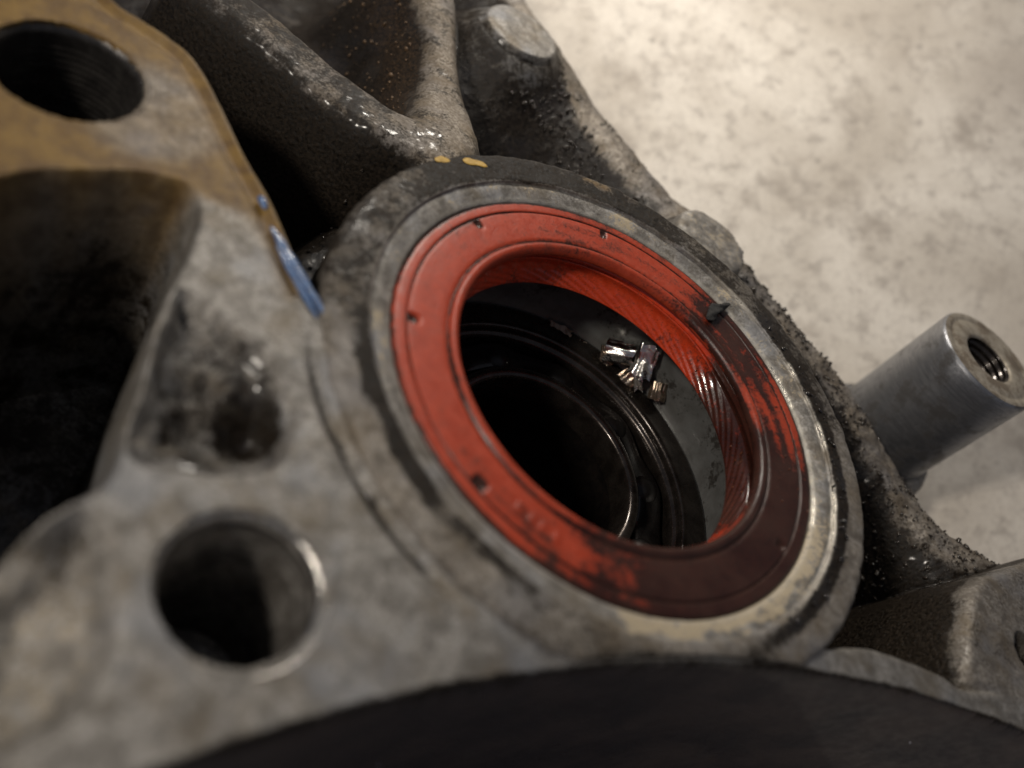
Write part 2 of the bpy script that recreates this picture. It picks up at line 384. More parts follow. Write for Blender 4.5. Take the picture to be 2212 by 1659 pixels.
# groove where the boss meets the flange
gs = sstep(TH, -140, -125) * (1 - sstep(TH, -102, -88))
H -= (.10 * np.exp(-((R0 - 3.92) / .06) ** 2)) * gs * (d_flange < 0)
# bottom web between boss and bore: shallow dip
H -= .10 * np.exp(-((R0 - 4.15) / .22) ** 2) * sstep(TH, -85, -70) * (1 - sstep(TH, -50, -35)) * (d_flange < 0)
# cuts
def cut(H, d, depth, wd): return H - depth * sstep(-d, -wd * .5, wd * .5)
H = cut(H, d_cav + .06 * fbm(X, Y, 1.5, 101), 3.6, .28)
H = cut(H, d_pock + .10 * fbm(X, Y, 2.5, 105), .20, .20)
H = H - .28 * sstep(-d_pock, 0, .75) + .14 * fbm(X, Y, 3, 108) * sstep(-d_pock, .05, .3)
pq = P(550, 925, -.2)[:2]; d_pq = np.hypot((X - pq[0]) * 1.25, Y - pq[1]); H = H - .42 * np.exp(-(d_pq / .30) ** 2)
H = cut(H, d_notch, .28, .30) - .30 * sstep(-d_notch, 0, .9) + .08 * fbm(X, Y, 3, 115) * sstep(-d_notch, .05, .3)
H = cut(H, d_bore + .11, 6.0, .22)
H = cut(H, d_h1, 4.0, .06); H = cut(H, d_h2, 4.0, .06); H = cut(H, d_h3, 2.0, .08)
# outside of the casting: drop to the floor
H = H - 7 * soft(d_dom - .02, .06)
FZ = floor_z(X, Y)

# dirt maps, with a little painted shade
reg = {n: (REG == i) for i, n in enumerate(order)}
def blur(a, k):
    for _ in range(k):
        a = (np.roll(a, 1, 0) + np.roll(a, -1, 0) + 2 * a) / 4; a = (np.roll(a, 1, 1) + np.roll(a, -1, 1) + 2 * a) / 4
    return a
grime_shade = np.full(X.shape, 1.05)
for n, v in (('flange', .27), ('rib', .42), ('rib.001', .45), ('side_plate', .42), ('mounting_pad', .22), ('mounting_pad.001', .34)):
    grime_shade[reg[n]] = v
onrib = np.maximum(-d_rib1, -d_rib2)
grime_shade = np.where(reg['rib'], .60 + .75 * sstep(d_rib1, -.03, .08), grime_shade)
grime_shade = np.where(reg['rib.001'], .52 + .45 * sstep(d_rib2, -.02, .10) + .3 * sstep(d_rib2, .2, .4), grime_shade)
grime_shade = np.where(reg['side_plate'], .42 + .95 * sstep(d_plate, .01, .11), grime_shade)
grime_shade = np.where((reg['mounting_pad'] & (d_pad1 > .02)) | (reg['mounting_pad.001'] & (d_pad2 > .02)), .68, grime_shade)
wl = sstep(d_wall, .02, .35)
grime_shade = np.where(reg['outer_wall'], .46 + .50 * wl + .4 * sstep(X, -1.4, .4) * sstep(d_wall, -.3, .1), grime_shade)
grime_shade = np.where((d_pad1 < 0), .26, grime_shade); grime_shade = np.where(d_pad2 < 0, .16, grime_shade)
grime_shade = np.where(reg['flange'] & (d_cav < .05), .62, grime_shade)
grime_shade = np.where(d_pock < .05, .58 + .5 * np.exp(-((d_pq + .05 * fbm(X, Y, 4, 113)) / .30) ** 4), grime_shade)
grime_shade = np.where(d_notch < 0, .46, grime_shade)
grime_shade = np.where(d_patch < 0, .1, grime_shade)
grime_shade = np.where(d_bore < .03, 1.05, grime_shade); grime_shade = np.where(d_h3 < .0, 1.2, grime_shade)  # plate hole darkened in colour so it reads as shaded inside
grime_shade = np.where(reg['flange'] & (R0 < 4.6) & (TH > -85) & (TH < -40) & (d_bore > 0), .36, grime_shade)
grime_shade = np.where(reg['flange'] & (d_flange > -.02), .8, grime_shade)
grime_shade = grime_shade + .7 * gs * np.exp(-((R0 - 3.96) / .05) ** 2)
grime_shade = blur(grime_shade, 3)
d_amb = sdf(PP([(-200, -200), (300, -100), (450, 100), (560, 350), (650, 545), (575, 480), (480, 425), (290, 380), (120, 384), (0, 402), (-200, 440)], ZF), 2)
yl = sstep(-d_amb + .25 * fbm(X, Y, 1.5, 131), -.12, .22) * reg['flange'] * sstep(d_cav, -.02, .08)
clean = np.exp(-np.maximum(np.hypot((X + 5.9), (Y + 1.75)) - .55, 0) ** 2 / .12)
yl = 1.5 * yl * (1 - .7 * clean) * (.95 + .7 * fbm(X, Y, 1.2, 130))
yl = np.maximum(yl, 1.0 * lip * np.exp(-((d_flange + .2) / .12) ** 2) * reg['flange'])
yl = np.maximum(yl, .34 * (reg['rib'] | reg['rib.001']) + .26 * reg['outer_wall'] + .15 * reg['side_plate'])
yl = blur(np.clip(yl, 0, 1), 6)
cream = .66 * sstep(-d_pock, .0, .3) * sstep(Y, -3.8, -4.6) * (d_pit > .1)
cream = np.where(d_notch < 0, .44, cream); cream = np.where(d_pad1 < 0, .16, cream); cream = np.where(d_pad2 < 0, .40, cream)
rust = reg['rib.001'] * .25 * sstep(d_rib2, .0, .1) * (1 - sstep(d_rib2, .3, .5))
dry = .55 * (reg['rib'] | reg['rib.001']) + .5 * reg['mounting_pad']
ATT = dict(dry=blur(dry, 4), grime_shade=grime_shade, yellow=yl, cream=blur(cream, 3), rust=blur(rust, 4))

# normals of the height field
gxn, gyn = np.gradient(H, DX)
NRM = np.stack([-gxn, -gyn, np.ones_like(H)], -1); NRM /= np.linalg.norm(NRM, axis=-1, keepdims=True)

# split the relief into its parts
cellreg = REG[:-1, :-1]
keep = (H[:-1, :-1] > FZ[:-1, :-1] - .6) & (R0[:-1, :-1] > 3.2)
keep &= ~((d_h1[:-1, :-1] < -.10) | (d_h2[:-1, :-1] < -.10))
NYV = len(gy)
LBL = {'mounting_pad': 'round machined pad at the top of the outer wall', 'mounting_pad.001': 'dirty round pad on the outer wall beside the seal',
       'rib': 'long diagonal stiffening rib', 'rib.001': 'short upright rib with rusty crumbs on its flank'}
PARTS = {}
for idx, n in enumerate(order):
  ci, cj = np.nonzero(keep & (cellreg == idx))
  if len(ci) == 0: continue
  if n == 'casting_body':
        lab = np.where(keep & (cellreg == idx), np.arange(keep.size).reshape(keep.shape) + 1, 0); lab[[0, -1]] = 0; lab[:, [0, -1]] = 0; on = lab > 0
        for _ in range(1500):
            q = lab.copy()
            for ax in (0, 1):
                for _k in range(4):
                    q = np.maximum(q, np.where(on, np.roll(q, 1, ax), 0)); q = np.maximum(q, np.where(on, np.roll(q, -1, ax), 0))
            if (q == lab).all(): break
            lab = q
        big = [l for l in np.unique(lab[on]) if (lab == l).sum() > 60]
        groups = [np.nonzero(lab == l) for l in big]
  else: groups = [(ci, cj)]
  for ci, cj in groups:
    a = ci * NYV + cj
    F = np.stack([a, a + NYV, a + NYV + 1, a + 1], -1)
    u, inv = np.unique(F, return_inverse=True); F = inv.reshape(-1, 4)
    V = np.c_[X.ravel()[u], Y.ravel()[u], H.ravel()[u]]
    o = mesh_np(n, V, F, M_WALL if n == 'bore_wall' else M_CAST, casting, NRM.reshape(-1, 3)[u], {k: v.ravel()[u] for k, v in ATT.items()})
    if n in LBL: o['label'] = LBL[n]
    PARTS[n] = o
def Hat(x, y):
    i = np.clip(((np.asarray(x) - gx[0]) / DX).astype(int), 0, len(gx) - 1); j = np.clip(((np.asarray(y) - gy[0]) / DX).astype(int), 0, len(gy) - 1)
    return H[i, j], NRM[i, j], i, j

# ------------------------------------------------------------------ seal boss (machined ring of the casting)
def boss_disp(T, r, z):
    x, y = r * np.cos(T), r * np.sin(T)
    top = sstep(z, -.3, 0)
    n = fbm(x, y, 3, 200, 4)
    z = z + .02 * n * top
    # chewed outer edge on the far side
    r = r + .035 * fbm(x * 1.0, y * 1.0, 6, 210, 3) * sstep(r, 3.6, 3.8)
    # the big bore cuts the boss short at the bottom: keep clear of it
    ux, uy = np.cos(T), np.sin(T); bc = BORE_C[0] * ux + BORE_C[1] * uy; disc = bc ** 2 - (BORE_C @ BORE_C - (BORE_R + .05) ** 2)
    rmax = np.where((disc > 0) & (bc > 0), bc - np.sqrt(np.maximum(disc, 0)), 99)
    over = np.maximum(r - rmax, 0); z = np.where((over > 0) & (z > -.2), z - .10 * sstep(over, 0, .25), z); z = np.where((over > 0) & (z < -.2), z - .3, z)
    return np.minimum(r, np.maximum(rmax, 3.05) + .02 * sstep(-z, .0, .5)), z
def boss_attr(T, r, z):
    t = np.degrees(T); t = (t + 180) % 360 - 180
    x, y = r * np.cos(T), r * np.sin(T)
    dark = sstep(r, 3.24, 3.34)                                  # dirty outer flat, cleaner inner chamfer
    g = .18 + .48 * dark - .12 * dark * sstep(t, -105, -85) * (1 - sstep(t, -50, -35))
    lowleft = sstep(t, -150, -130) * (1 - sstep(t, -95, -82))
    g = g - .70 * lowleft * sstep(r + .12 * fbm(x, y, 2.4, 229), 3.42, 3.66) + (.22 + .5 * fbm(x, y, 1.6, 228)) * lowleft * dark * (1 - sstep(r + .12 * fbm(x, y, 2.4, 229), 3.42, 3.64))
    right = sstep(t, -45, -15) * (1 - sstep(t, 20, 45))
    g = g - .5 * right * sstep(r, 3.4, 3.6)
    top = sstep(t, 95, 110) * (1 - sstep(t, 165, 178)); g = g + .16 * top * dark
    g = g + .4 * sstep(.0 - z, .1, .5) * sstep(r, 3.7, 3.8)
    cr = .60 * (1 - dark) * (.6 + .8 * fbm(x, y, 1.5, 220)) * (1 - .6 * sstep(t, -130, -110) * (1 - sstep(t, -90, -75)))
    band = sstep(t, -75, -62) * (1 - sstep(t, 2, 18))
    cr = np.maximum(cr * .85, band * (.62 - .9 * sstep(r + .22 * fbm(x, y, 2.2, 224, 3), 3.20, 3.38)))
    cr = np.clip(cr, 0, 1)
    g = g - .3 * band * (1 - sstep(r, 3.3, 3.5))
    ye = 1.3 * np.exp(-((t - 120) / 6.5) ** 2) * np.exp(-((r - 3.66) / .12) ** 2) * (.6 + 1.2 * fbm(x, y, 3, 226))
    sh = (np.exp(-((r - 3.035) / .03) ** 2) + np.exp(-((r - 3.285) / .025) ** 2)) * sstep(t, -25, 5) * (1 - sstep(t, 68, 90)) * sstep(fbm(x, y, 1.4, 230), -.25, 0)  # glints on the right-hand edges, put in as bright metal colour
    sh = np.maximum(sh, .35 * np.exp(-((r - 3.04) / .03) ** 2))
    wet = sstep(t, -40, -10) * (1 - sstep(t, 55, 75)) * np.exp(-((r - 3.40) / .08) ** 2)
    g = g + .5 * wet - .6 * ye
    return dict(grime_shade=g, cream=cr * (1 - .8 * wet), yellow=ye + .18 * dark, rust=0 * g, shine=np.clip(sh, 0, 1), dry=1 - sstep(t, -45, -20) * (1 - sstep(t, 60, 85)))
boss_prof = [(3.0, -.45), (3.0, -.06), (3.015, -.02), (3.05, .005), (3.12, .035), (3.20, .06), (3.25, .065), (3.275, .075), (3.285, .105), (3.31, .118),
             (3.38, .12), (3.46, .12), (3.55, .12), (3.64, .12), (3.72, .115), (3.765, .10), (3.80, .06), (3.82, .0), (3.825, -.1), (3.83, -.35), (3.85, -.8), (3.88, -1.6), (3.95, -2.6), (4.0, -3.6)]
lathe('seal_boss', boss_prof, M_CAST, casting, 900, boss_disp, boss_attr, sub=3)
lathe('seal_bore', [(3.0, -.44), (2.95, -.62), (2.86, -.70), (2.85, -.75), (2.85, -2.02), (2.80, -2.06)], M_BORE, casting, 240, sub=3)
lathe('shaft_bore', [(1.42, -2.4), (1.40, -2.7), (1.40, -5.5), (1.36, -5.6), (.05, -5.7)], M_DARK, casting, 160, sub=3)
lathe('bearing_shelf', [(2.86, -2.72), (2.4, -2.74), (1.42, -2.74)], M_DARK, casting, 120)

# bolt holes
def thread_disp(p):
    return lambda T, r, z: (r + .3 * p * (np.abs((z / p - T / (2 * np.pi)) % 1.0 - .5) * 2 - .5) * sstep(-z, .12, .3), z)
def bolt_hole(c, r, ztop, deep, mat, pitch):
    if mat is M_THREAD:
        lathe('hole_rim', [(r + .12, ztop - .006), (r + .11, ztop - .005), (r + .095, ztop - .010), (r + .075, ztop - .022), (r + .05, ztop - .039), (r + .028, ztop - .056), (r + .012, ztop - .078), (r, ztop - .13)], M_SHINE, casting, 200,
              lambda T, r_, z: (r_ + .012 * fbm(np.cos(T), np.sin(T), 3, 70), z), loc=(c[0], c[1], 0), sub=2)
        pr = [(r + .002, ztop - .125)]
    else: pr = [(r + .09, ztop - .004), (r + .07, ztop - .012), (r + .03, ztop - .05), (r, ztop - .10)]
    pr = pr + [(r - .005, ztop - .10 - k * .025) for k in range(1, int((deep - .1) / .025))]
    pr += [(r - .02, ztop - deep), (.01, ztop - deep - .12)]
    return lathe('bolt_hole', pr, mat, casting, 160, thread_disp(pitch), loc=(c[0], c[1], 0))
bolt_hole(H1, H1R, ZF + .004, 2.6, M_THREAD, .15)
bolt_hole(H2, H2R, ZF + .004, 2.4, M_THREAD2, .085)

# lug that carries the dowel, standing outside the wall
PIN = np.array([4.98, 6.49]); PINR = 1.02
def lug():
    n = 140; zz = [-2.02, -2.02, -2.05, -2.12, -2.4, -3.4, -5.2]; rr = [.9, 1.12, 1.20, 1.25, 1.28, 1.34, 1.45]
    def dp(T, r, z): return r + .03 * fbm(np.cos(T) * 2, z * 2 + np.sin(T), 2, 300), z + .02 * fbm(np.cos(T), np.sin(T), 3, 301)
    lathe('dowel_lug', list(zip([.02] + rr, [-2.02] + zz)), M_CAST, casting, n, dp, lambda T, r, z: dict(grime_shade=.45 + 0 * r, yellow=0 * r, cream=0 * r, rust=0 * r), loc=(PIN[0], PIN[1], 0), sub=2)
lug()

# blue sealant squeezed out along the flange edge
def bead(name, pts_v, z, rad, mat, parent, flat=.6, seed=0, lift=0.0, n=60):
    p = np.array([P(a, b, z) for a, b in pts_v]); t = np.linspace(0, len(p) - 1, n)
    c = np.stack([np.interp(t, np.arange(len(p)), p[:, k]) for k in range(3)], 1)
    for _ in range(3): c[1:-1] = (c[:-2] + 2 * c[1:-1] + c[2:]) / 4
    h = Hat(c[:, 0], c[:, 1])[0]; 
    tan = np.gradient(c, axis=0); tan /= np.linalg.norm(tan, axis=1, keepdims=True)
    side = np.cross(tan, [0, 0, 1]); side /= np.linalg.norm(side, axis=1, keepdims=True)
    m = 12; V = []
    rs = np.random.default_rng(seed)
    env = np.sin(np.linspace(0.02, np.pi - .02, n)) ** .45 * (1 + .25 * np.interp(np.arange(n), np.arange(0, n + 6, 6), rs.uniform(-1, 1, len(np.arange(0, n + 6, 6)))))
    for i in range(n):
        for k in range(m):
            a = 2 * np.pi * k / m
            V.append(c[i] + rad * env[i] * (np.cos(a) * side[i] + flat * np.sin(a) * np.array([0, 0, 1])) + [0, 0, lift])
    a = np.arange(n - 1)[:, None] * m; k = np.arange(m)[None]; k2 = (k + 1) % m
    return mesh_np(name, V, np.stack([a + k, a + k2, a + m + k2, a + m + k], -1).reshape(-1, 4), mat, parent)
bead('sealant_bead', [(585, 490), (610, 530), (640, 580), (670, 630), (708, 692)], ZF, .055, M_BLUE, casting, .30, 4, .01)['label'] = 'blue sealant squeezed out along the flange edge'
bead('sealant_bead', [(596, 530), (622, 580), (650, 630), (684, 688)], ZF, .035, M_BLUE, casting, .5, 14, .02)['label'] = 'thin blue sealant strip along the inside of the flange edge'
bead('sealant_bead', [(560, 425), (566, 438), (572, 455)], ZF, .045, M_BLUE, casting, .5, 5, .02, 24)['label'] = 'small blue sealant dab on the flange edge'
bead('sealant_bead', [(755, 822), (765, 830), (776, 838)], ZF, .05, M_BLUE, casting, .5, 6, .04, 20)['label'] = 'tiny blue sealant dab beside the seal boss'
bead('paint_mark', [(940, 346), (955, 344), (972, 347)], .118, .06, M_YELLOW, casting, .10, 17, .002, 24)
bead('paint_mark', [(1000, 347), (1015, 349), (1032, 352), (1055, 359)], .118, .065, M_YELLOW, casting, .12, 7, .002, 36)['label'] = 'yellow paint mark on the top of the boss'

# loose greasy grit stuck to the casting: thousands of crumbs in one part
def crumbs(name, pts, nrm, rad, mat, parent):
    ico_v = np.array([(0, 0, 1), (.894, 0, .447), (.276, .851, .447), (-.724, .526, .447), (-.724, -.526, .447), (.276, -.851, .447), (.724, .526, -.447), (-.276, .851, -.447), (-.894, 0, -.447), (-.276, -.851, -.447), (.724, -.526, -.447), (0, 0, -1)])
    ico_f = np.array([(0, 1, 2), (0, 2, 3), (0, 3, 4), (0, 4, 5), (0, 5, 1), (1, 6, 2), (2, 7, 3), (3, 8, 4), (4, 9, 5), (5, 10, 1), (6, 7, 2), (7, 8, 3), (8, 9, 4), (9, 10, 5), (10, 6, 1), (11, 7, 6), (11, 8, 7), (11, 9, 8), (11, 10, 9), (11, 6, 10)])
    n = len(pts); r = np.random.default_rng(n)
    V = ico_v[None] * (rad[:, None, None] * r.uniform(.45, 1.35, (n, 12, 1))) * r.uniform(.45, 1.4, (n, 1, 3))
    V = V + (pts + nrm * rad[:, None] * .25)[:, None]
    F = (ico_f[None] + (np.arange(n) * 12)[:, None, None]).reshape(-1, 3)
    o = mesh_np(name, V.reshape(-1, 3), F, mat, parent); o['kind'] = 'stuff'; return o
def scatter(mask, n, r0, r1, seed):
    r = np.random.default_rng(seed); ii, jj = np.nonzero(mask); k = r.choice(len(ii), min(n, len(ii)), replace=False); i, j = ii[k], jj[k]
    return np.stack([X[i, j], Y[i, j], H[i, j]], 1), NRM[i, j], r0 + (r1 - r0) * r.random(len(i)) ** 3
vis = (H > FZ + .1) & (R0 > 3.95)
dens = fbm(X, Y, 1.1, 400)
sets = [scatter(vis & reg['outer_wall'] & (d_wall > .05) & (d_wall < 1.4) & (X < .5) & (X > -4.4) & (dens > -.05), 900, .012, .05, 1),
        scatter(vis & reg['outer_wall'] & (X > -.4) & (d_pad2 > .05) & (np.abs(d_wall) < .55) & (dens > -.2), 1900, .010, .048, 2),
        scatter(vis & reg['outer_wall'] & (X < .5) & (d_wall < .05) & (d_pad1 > .03) & (dens > .1), 160, .01, .03, 3),
        scatter(vis & (X > 2) & (Y > 0) & (REG != order.index('side_plate')) & (d_wall > .2) & (d_wall < 1.2) & (d_flange > .1), 800, .012, .06, 4),
        scatter(vis & (X > -4.9) & (X < -3.0) & (Y > -1.2) & (Y < 1.6) & (d_flange > .15) & (onrib < -.05), 60, .02, .06, 5)]
crumbs('greasy_grit', np.vstack([s[0] for s in sets]), np.vstack([s[1] for s in sets]), np.concatenate([s[2] for s in sets]), M_GRIT, casting)
s = scatter(vis & reg['rib.001'] & (d_rib2 > .1) & (d_rib2 < .8) & (Y > 3) & (X < -4.9), 260, .012, .04, 6)
crumbs('rusty_grit', *s, metal('rusty_grit', (.05, .028, .012), (.20, .12, .06), (.4, .7), 0., 20, .4), casting)
s = scatter(vis & (d_bore < -.05) & (d_bore > -.6), 26, .012, .028, 8)
crumbs('pale_dust', *s, M_SPECK, casting)

# ------------------------------------------------------------------ oil seal
seal = empty('oil_seal', (0, 0, 0), 'round red rubber shaft oil seal pressed into the casting, oily at its lower right', 'oil seal')
NOTCH = [np.arctan2(*P(*q, 0)[1::-1]) for q in ((905, 690), (1040, 490), (1048, 1035), (1302, 492), (1690, 1180))]
NW = [.065, .055, .085, .045, .06]
def angd(a, b): return (a - b + np.pi) % (2 * np.pi) - np.pi
def seal_attr(T, r, z):
    t = np.degrees(T); t = (t + 180) % 360 - 180; x, y = r * np.cos(T), r * np.sin(T)
    o = .14 + .72 * sstep(t + 34 * fbm(x, y, 1.6, 520), -120, -25) * (1 - sstep(t + 30 * fbm(r * 7, T * 1.5, 1.2, 524), 8, 52))
    o = np.where(z < -.04, .10 + .55 * sstep(t, -20, 5) * (1 - sstep(t, 50, 75)), o)
    o = o + .35 * sstep(t, 40, 60) * (1 - sstep(t, 78, 95)) * (z > -.1)
    o = o + .5 * np.exp(-((r - 2.82) / .018) ** 2) + .5 * np.exp(-((r - 2.31) / .025) ** 2) * (z > -.1)  # grooves of the face coloured darker
    o = o + .5 * np.exp(-((r - 2.985) / .03) ** 2)
    for a, q in zip(NOTCH, NW): o = o + .9 * np.exp(-(angd(T, a) * 2.72 / q) ** 4 - ((r - 2.74) / .065) ** 4)  # notches filled with a darker tone
    return dict(oil=o + .2 * fbm(x, y, 1.3, 500) + .30 * fbm(T * 2.2, r * 9, 1.0, 505, 3) + .12 * sstep(t, -80, -60))
def face_disp(T, r, z):
    x, y = r * np.cos(T), r * np.sin(T)
    z = z + .008 * fbm(x, y, 1.5, 510)
    for a, q in zip(NOTCH, NW): z = z - .045 * np.exp(-(angd(T, a) * 2.72 / q) ** 6 - ((r - 2.74) / .06) ** 6)
    for i, a in enumerate(np.radians([-93, -89, -86, -82])):   # worn raised characters
        z = z + .016 * np.exp(-(angd(T, a) * 2.6 / .045) ** 4 - ((r - 2.58 - .01 * (i % 2)) / .06) ** 4)
    return r, z
face_prof = [(3.0, -.42), (3.0, -.10), (2.995, -.03), (2.98, -.008), (2.95, 0), (2.90, .002), (2.85, .002), (2.835, -.004), (2.825, -.022), (2.815, -.022), (2.805, -.004), (2.79, .0), (2.74, 0), (2.68, 0),
             (2.60, -.002), (2.50, -.004), (2.42, -.006), (2.36, -.010), (2.335, -.022), (2.318, -.032), (2.305, -.018), (2.29, -.002), (2.268, .012), (2.24, .016), (2.212, .008), (2.188, -.012), (2.168, -.045), (2.158, -.085), (2.16, -.12), (2.19, -.15)]
lathe('seal_face', face_prof, M_SEAL_RED, seal, 900, face_disp, seal_attr, sub=2)
def groove_shape(T, r, z):
    t = np.degrees(angd(T, 0)); k = 1 - sstep(t, -45, -10) * (1 - sstep(t, 50, 80))
    w_ = sstep(z, -.46, -.39) * (1 - sstep(z, -.19, -.15))
    return 2.2 + (r - 2.2) * (1 - .55 * k * w_), z + .12 * k * sstep(z, -.50, -.38) * (1 - sstep(z, -.24, -.16))
def lip_disp(T, r, z):
    r0_, z0_ = groove_shape(T, r, z)
    rr2, zz2 = lip_ridges(T, r, z)
    return r0_ + (rr2 - r), z0_
def lip_ridges(T, r, z):
    k = sstep(-z, .40, .46) * (1 - sstep(-z, .66, .70))
    ph = (T * 51 / (2 * np.pi) - z * 12.3) % 1.0
    return r + .012 * k * (np.abs(ph - .5) * 2 - .5), z
lathe('dust_groove', [(2.20, -.15), (2.28, -.165), (2.40, -.19), (2.47, -.23), (2.50, -.29), (2.48, -.35), (2.41, -.402)], M_LIP, seal, 360, groove_shape,
      lambda T, r, z: dict(oil=.15 + .85 * sstep(np.degrees(angd(T, 0)), -25, 0) * (1 - sstep(np.degrees(angd(T, 0)), 55, 75))), sub=3)
lathe('sealing_lip', [(2.41, -.40), (2.34, -.395), (2.31, -.405), (2.295, -.425), (2.265, -.47), (2.24, -.52), (2.215, -.58), (2.19, -.64), (2.175, -.68), (2.17, -.70), (2.18, -.715), (2.24, -.72), (2.4, -.70), (2.7, -.62), (2.9, -.6)],
      M_LIP, seal, 1560, lip_disp, seal_attr, sub=4)

# oil drops on the wet right side of the seal
rr_ = np.random.default_rng(77); nd = 34
th_ = np.radians(rr_.uniform(5, 68, nd)); onlip = rr_.random(nd) < .6
zz_ = np.where(onlip, rr_.uniform(-.66, -.44, nd), .0); r_ = np.where(onlip, 2.175 + (zz_ + .68) * .42, rr_.uniform(2.4, 2.95, nd))
pt_ = np.stack([r_ * np.cos(th_), r_ * np.sin(th_), zz_], 1)
nr_ = np.stack([np.where(onlip, -.93, 0) * np.cos(th_), np.where(onlip, -.93, 0) * np.sin(th_), np.where(onlip, .37, 1)], 1)
M_DROP = metal('clear_brown_oil', (.10, .03, .012), (.14, .045, .02), (.05, .1), 0., 5, .0, 1.0)
crumbs('oil_drops', pt_, nr_, rr_.uniform(.008, .022, nd), M_DROP, seal)
# black wet crumbs in the groove of the boss
nd = 120; th_ = np.radians(rr_.uniform(-32, 72, nd)); r_ = 3.40 + .06 * rr_.standard_normal(nd)
pt_ = np.stack([r_ * np.cos(th_), r_ * np.sin(th_), .12 + 0 * r_], 1)
crumbs('wet_grit', pt_, np.tile([0, 0, 1.0], (nd, 1)), .010 + .035 * rr_.random(nd) ** 3, M_OIL, casting)

# ------------------------------------------------------------------ ball bearing below the seal
bearing = empty('ball_bearing', (0, 0, -2.7), 'dark oily ball bearing deep inside the hole under the red seal', 'bearing')
def child_fix(o):  # bearing children are modelled in the seal frame
    o.location = (0, 0, 2.7); return o
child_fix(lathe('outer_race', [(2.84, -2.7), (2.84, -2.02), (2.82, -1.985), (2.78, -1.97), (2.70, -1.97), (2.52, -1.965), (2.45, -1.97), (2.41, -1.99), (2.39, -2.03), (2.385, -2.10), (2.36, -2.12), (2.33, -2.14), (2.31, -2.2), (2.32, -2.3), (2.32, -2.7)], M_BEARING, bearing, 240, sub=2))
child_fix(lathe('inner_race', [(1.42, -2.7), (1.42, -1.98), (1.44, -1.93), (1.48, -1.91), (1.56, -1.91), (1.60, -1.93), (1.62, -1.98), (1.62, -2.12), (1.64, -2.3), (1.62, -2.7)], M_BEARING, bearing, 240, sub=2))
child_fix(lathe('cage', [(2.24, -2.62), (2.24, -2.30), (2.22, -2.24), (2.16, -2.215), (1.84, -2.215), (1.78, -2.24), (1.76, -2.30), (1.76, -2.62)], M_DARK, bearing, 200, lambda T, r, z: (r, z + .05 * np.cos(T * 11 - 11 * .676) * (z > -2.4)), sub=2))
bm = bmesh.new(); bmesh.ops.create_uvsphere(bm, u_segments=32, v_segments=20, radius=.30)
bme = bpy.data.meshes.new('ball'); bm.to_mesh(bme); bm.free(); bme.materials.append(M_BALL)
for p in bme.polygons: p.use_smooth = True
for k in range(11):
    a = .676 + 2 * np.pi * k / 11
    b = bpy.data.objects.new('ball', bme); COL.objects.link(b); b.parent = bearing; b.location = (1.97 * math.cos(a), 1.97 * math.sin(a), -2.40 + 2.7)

# ------------------------------------------------------------------ dowel sleeve
pin = empty('dowel_sleeve', (PIN[0], PIN[1], -2.02), 'grey steel hollow dowel sleeve standing up at the right edge of the casting', 'dowel')
ZP = .5 + 2.02
lathe('sleeve', [(PINR - .02, 0), (PINR, .04), (PINR, 1.0), (PINR, ZP - .07), (PINR - .01, ZP - .035), (PINR - .035, ZP - .008)], M_STEEL, pin, 200, sub=6)
lathe('end_face', [(PINR - .035, ZP - .008), (PINR - .08, ZP), (PINR - .14, ZP), (PINR - .16, ZP - .012), (PINR - .20, ZP - .012), (PINR - .22, ZP), (.62, ZP), (.54, ZP), (.50, ZP - .01), (.475, ZP - .04)], M_RIM, pin, 160,
      lambda T, r, z: (r, z + .012 * fbm(r * np.cos(T), r * np.sin(T), 3, 600)))
lathe('threaded_hole', [(.475, ZP - .04)] + [(.46, ZP - .06 - .02 * k) for k in range(80)] + [(.02, ZP - 1.75)], M_BEARING, pin, 96,
      lambda T, r, z: (np.where(r > .3, r + .05 * (np.abs(((z / .125 - T / (2 * np.pi)) % 1) - .5) * 2 - .6), r), z))

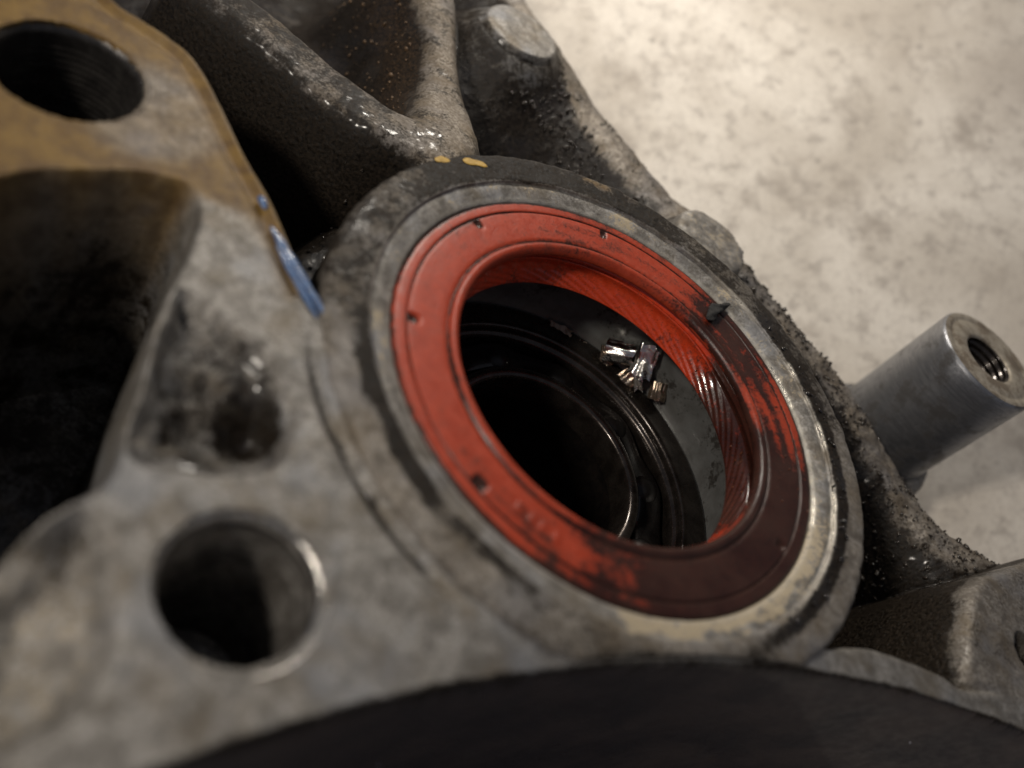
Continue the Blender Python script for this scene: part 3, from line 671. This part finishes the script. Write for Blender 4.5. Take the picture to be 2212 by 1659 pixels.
# ------------------------------------------------------------------ metal chips lying in oil in the corner of the bore
def flake(name, pix, z, size, rot, curl, mat, label, group, seed, lean=.5, thick=.05, lift=.0, rad=2.80):
    """a curled, torn piece of metal: a bent sheet with thickness, edges uneven"""
    p = P(*pix, z); th = math.atan2(p[1], p[0]); r = rad - lift
    c = np.array([r * math.cos(th), r * math.sin(th), p[2]])
    nu, nv = 34, 14; rs = np.random.default_rng(seed)
    U, Vv = np.meshgrid(np.linspace(-.5, .5, nu), np.linspace(-.5, .5, nv), indexing='ij')
    ed = 1 + .16 * np.interp(Vv, np.linspace(-.5, .5, 6), rs.uniform(-1, 1, 6))
    ed2 = 1 + .16 * np.interp(U, np.linspace(-.5, .5, 6), rs.uniform(-1, 1, 6))
    x = U * size[0] * ed; y = Vv * size[1] * ed2
    if abs(curl) > .05:
        R = size[0] / curl; zc = R * (1 - np.cos(x / R)) ; x = R * np.sin(x / R)
    else: zc = 0 * x
    fold = .07 * np.abs(((x * 3.1 + y * 1.7 + seed * .37) % 1.0) - .5)
    zc = -zc + fold * .5 + .04 * fbm(x + seed, y, 4, seed, 2) + .006 * np.sin(U * 2 * np.pi * (2.5 + seed % 3) + seed + 2.5 * Vv)
    top = np.stack([x, y, zc + thick / 2], -1).reshape(-1, 3); bot = np.stack([x, y, zc - thick / 2], -1).reshape(-1, 3)
    n = nu * nv; i, j = np.meshgrid(np.arange(nu - 1), np.arange(nv - 1), indexing='ij'); a = (i * nv + j).ravel()
    F = [np.stack([a, a + nv, a + nv + 1, a + 1], -1), np.stack([a, a + 1, a + nv + 1, a + nv], -1) + n]
    rim = [i * nv for i in range(nu)] + [(nu - 1) * nv + j for j in range(1, nv)] + [i * nv + nv - 1 for i in range(nu - 2, -1, -1)] + [j for j in range(nv - 2, 0, -1)]
    rim = np.array(rim); nx = np.roll(rim, -1); F.append(np.stack([nx, rim, rim + n, nx + n], -1))
    # local frame: normal towards the axis and up, tangent along the wall
    nrm = np.array([-math.cos(th), -math.sin(th), lean]); nrm /= np.linalg.norm(nrm)
    tx = np.array([-math.sin(th), math.cos(th), 0]); ty = np.cross(nrm, tx)
    ca, sa = math.cos(rot), math.sin(rot); ax = ca * tx + sa * ty; ay = -sa * tx + ca * ty
    V = np.vstack([top, bot]); V = V[:, :1] * ax + V[:, 1:2] * ay + V[:, 2:] * nrm
    o = mesh_np(name, V, np.vstack(F), mat, smooth=True)
    o.data.set_sharp_from_angle(angle=math.radians(38))
    o.matrix_world = M_SEAL @ Matrix.Translation(Vector(c))
    return tag(o, label, 'metal chip', group)
GC = 'metal chips in the oily bore'
flake('metal_chip', (1408, 768), -1.46, (.36, .52), .35, .9, M_CHIP, 'dark silvery ridged metal chip nearest the red lip', GC, 21, .6, .12, .12)
flake('metal_chip', (1346, 752), -1.62, (.44, .46), -1.1, 1.9, M_CHIP, 'grey folded metal chip with a bright stripe at the upper left of the chip pile', GC, 22, .5, .12, .18)
flake('metal_chip', (1306, 776), -1.88, (.24, .32), .5, 1.3, M_CHIP2, 'small tan metal chip at the left end of the chip pile', GC, 23, .7, .10, .10)
flake('metal_chip', (1358, 816), -1.92, (.30, .34), -.2, 1.0, M_CHIP2, 'brown striped metal chip at the bottom of the chip pile', GC, 24, .8, .10, .14)
flake('metal_chip', (1392, 806), -1.78, (.16, .38), .8, 1.4, M_CHIP, 'narrow bright metal sliver in the middle of the chip pile', GC, 25, .6, .09, .12)
flake('metal_chip', (1423, 843), -1.72, (.34, .30), .6, 2.2, M_CHIP2, 'tan ridged metal chip at the right end of the chip pile', GC, 26, .5, .10, .05)
GF = 'broken cage pieces'
flake('cage_fragment', (1208, 715), -2.0, (.40, .20), 0.05, .15, M_CAGE, 'flat tan broken piece left of the chip pile, the longer of two', GF, 31, 1.4, .04, .10)
flake('cage_fragment', (1245, 740), -2.05, (.34, .20), 0.15, .15, M_CAGE, 'flat tan broken piece left of the chip pile, the shorter with a bright tip', GF, 32, 1.2, .04, .14)

# black rubber crumb lying across the edge of the seal
def lump(name, pts_v, z, rads, mat, label, cat, seed):
    p = np.array([P(a, b, z) for a, b in pts_v]); n = 40; t = np.linspace(0, len(p) - 1, n)
    c = np.stack([np.interp(t, np.arange(len(p)), p[:, k]) for k in range(3)], 1); rr = np.interp(t, np.arange(len(p)), rads)
    o0 = c.mean(0); tan = np.gradient(c, axis=0); tan /= np.linalg.norm(tan, axis=1, keepdims=True)
    side = np.cross(tan, [0, 0, 1]); m = 18; V = []
    rs = np.random.default_rng(seed)
    for i in range(n):
        e = math.sqrt(max(0.02, 1 - (2 * i / (n - 1) - 1) ** 6))
        for k in range(m):
            a = 2 * np.pi * k / m; q = rr[i] * e * (1 + .35 * (rs.random() - .5) + .3 * math.sin(3 * a + i * .3))
            V.append(c[i] - o0 + q * (math.cos(a) * side[i] + .7 * math.sin(a) * np.array([0, 0, 1])))
    a = np.arange(n - 1)[:, None] * m; k = np.arange(m)[None]; k2 = (k + 1) % m
    o = mesh_np(name, V, np.stack([a + k, a + k2, a + m + k2, a + m + k], -1).reshape(-1, 4), mat)
    o.matrix_world = M_SEAL @ Matrix.Translation(Vector(o0)); return tag(o, label, cat)
lump('rubber_crumb', [(1528, 690), (1540, 680), (1545, 668), (1560, 663), (1577, 656)], .08, [.05, .075, .075, .045, .035], M_RUBBER, 'torn black rubber crumb lying across the upper right edge of the red seal', 'rubber crumb', 3)
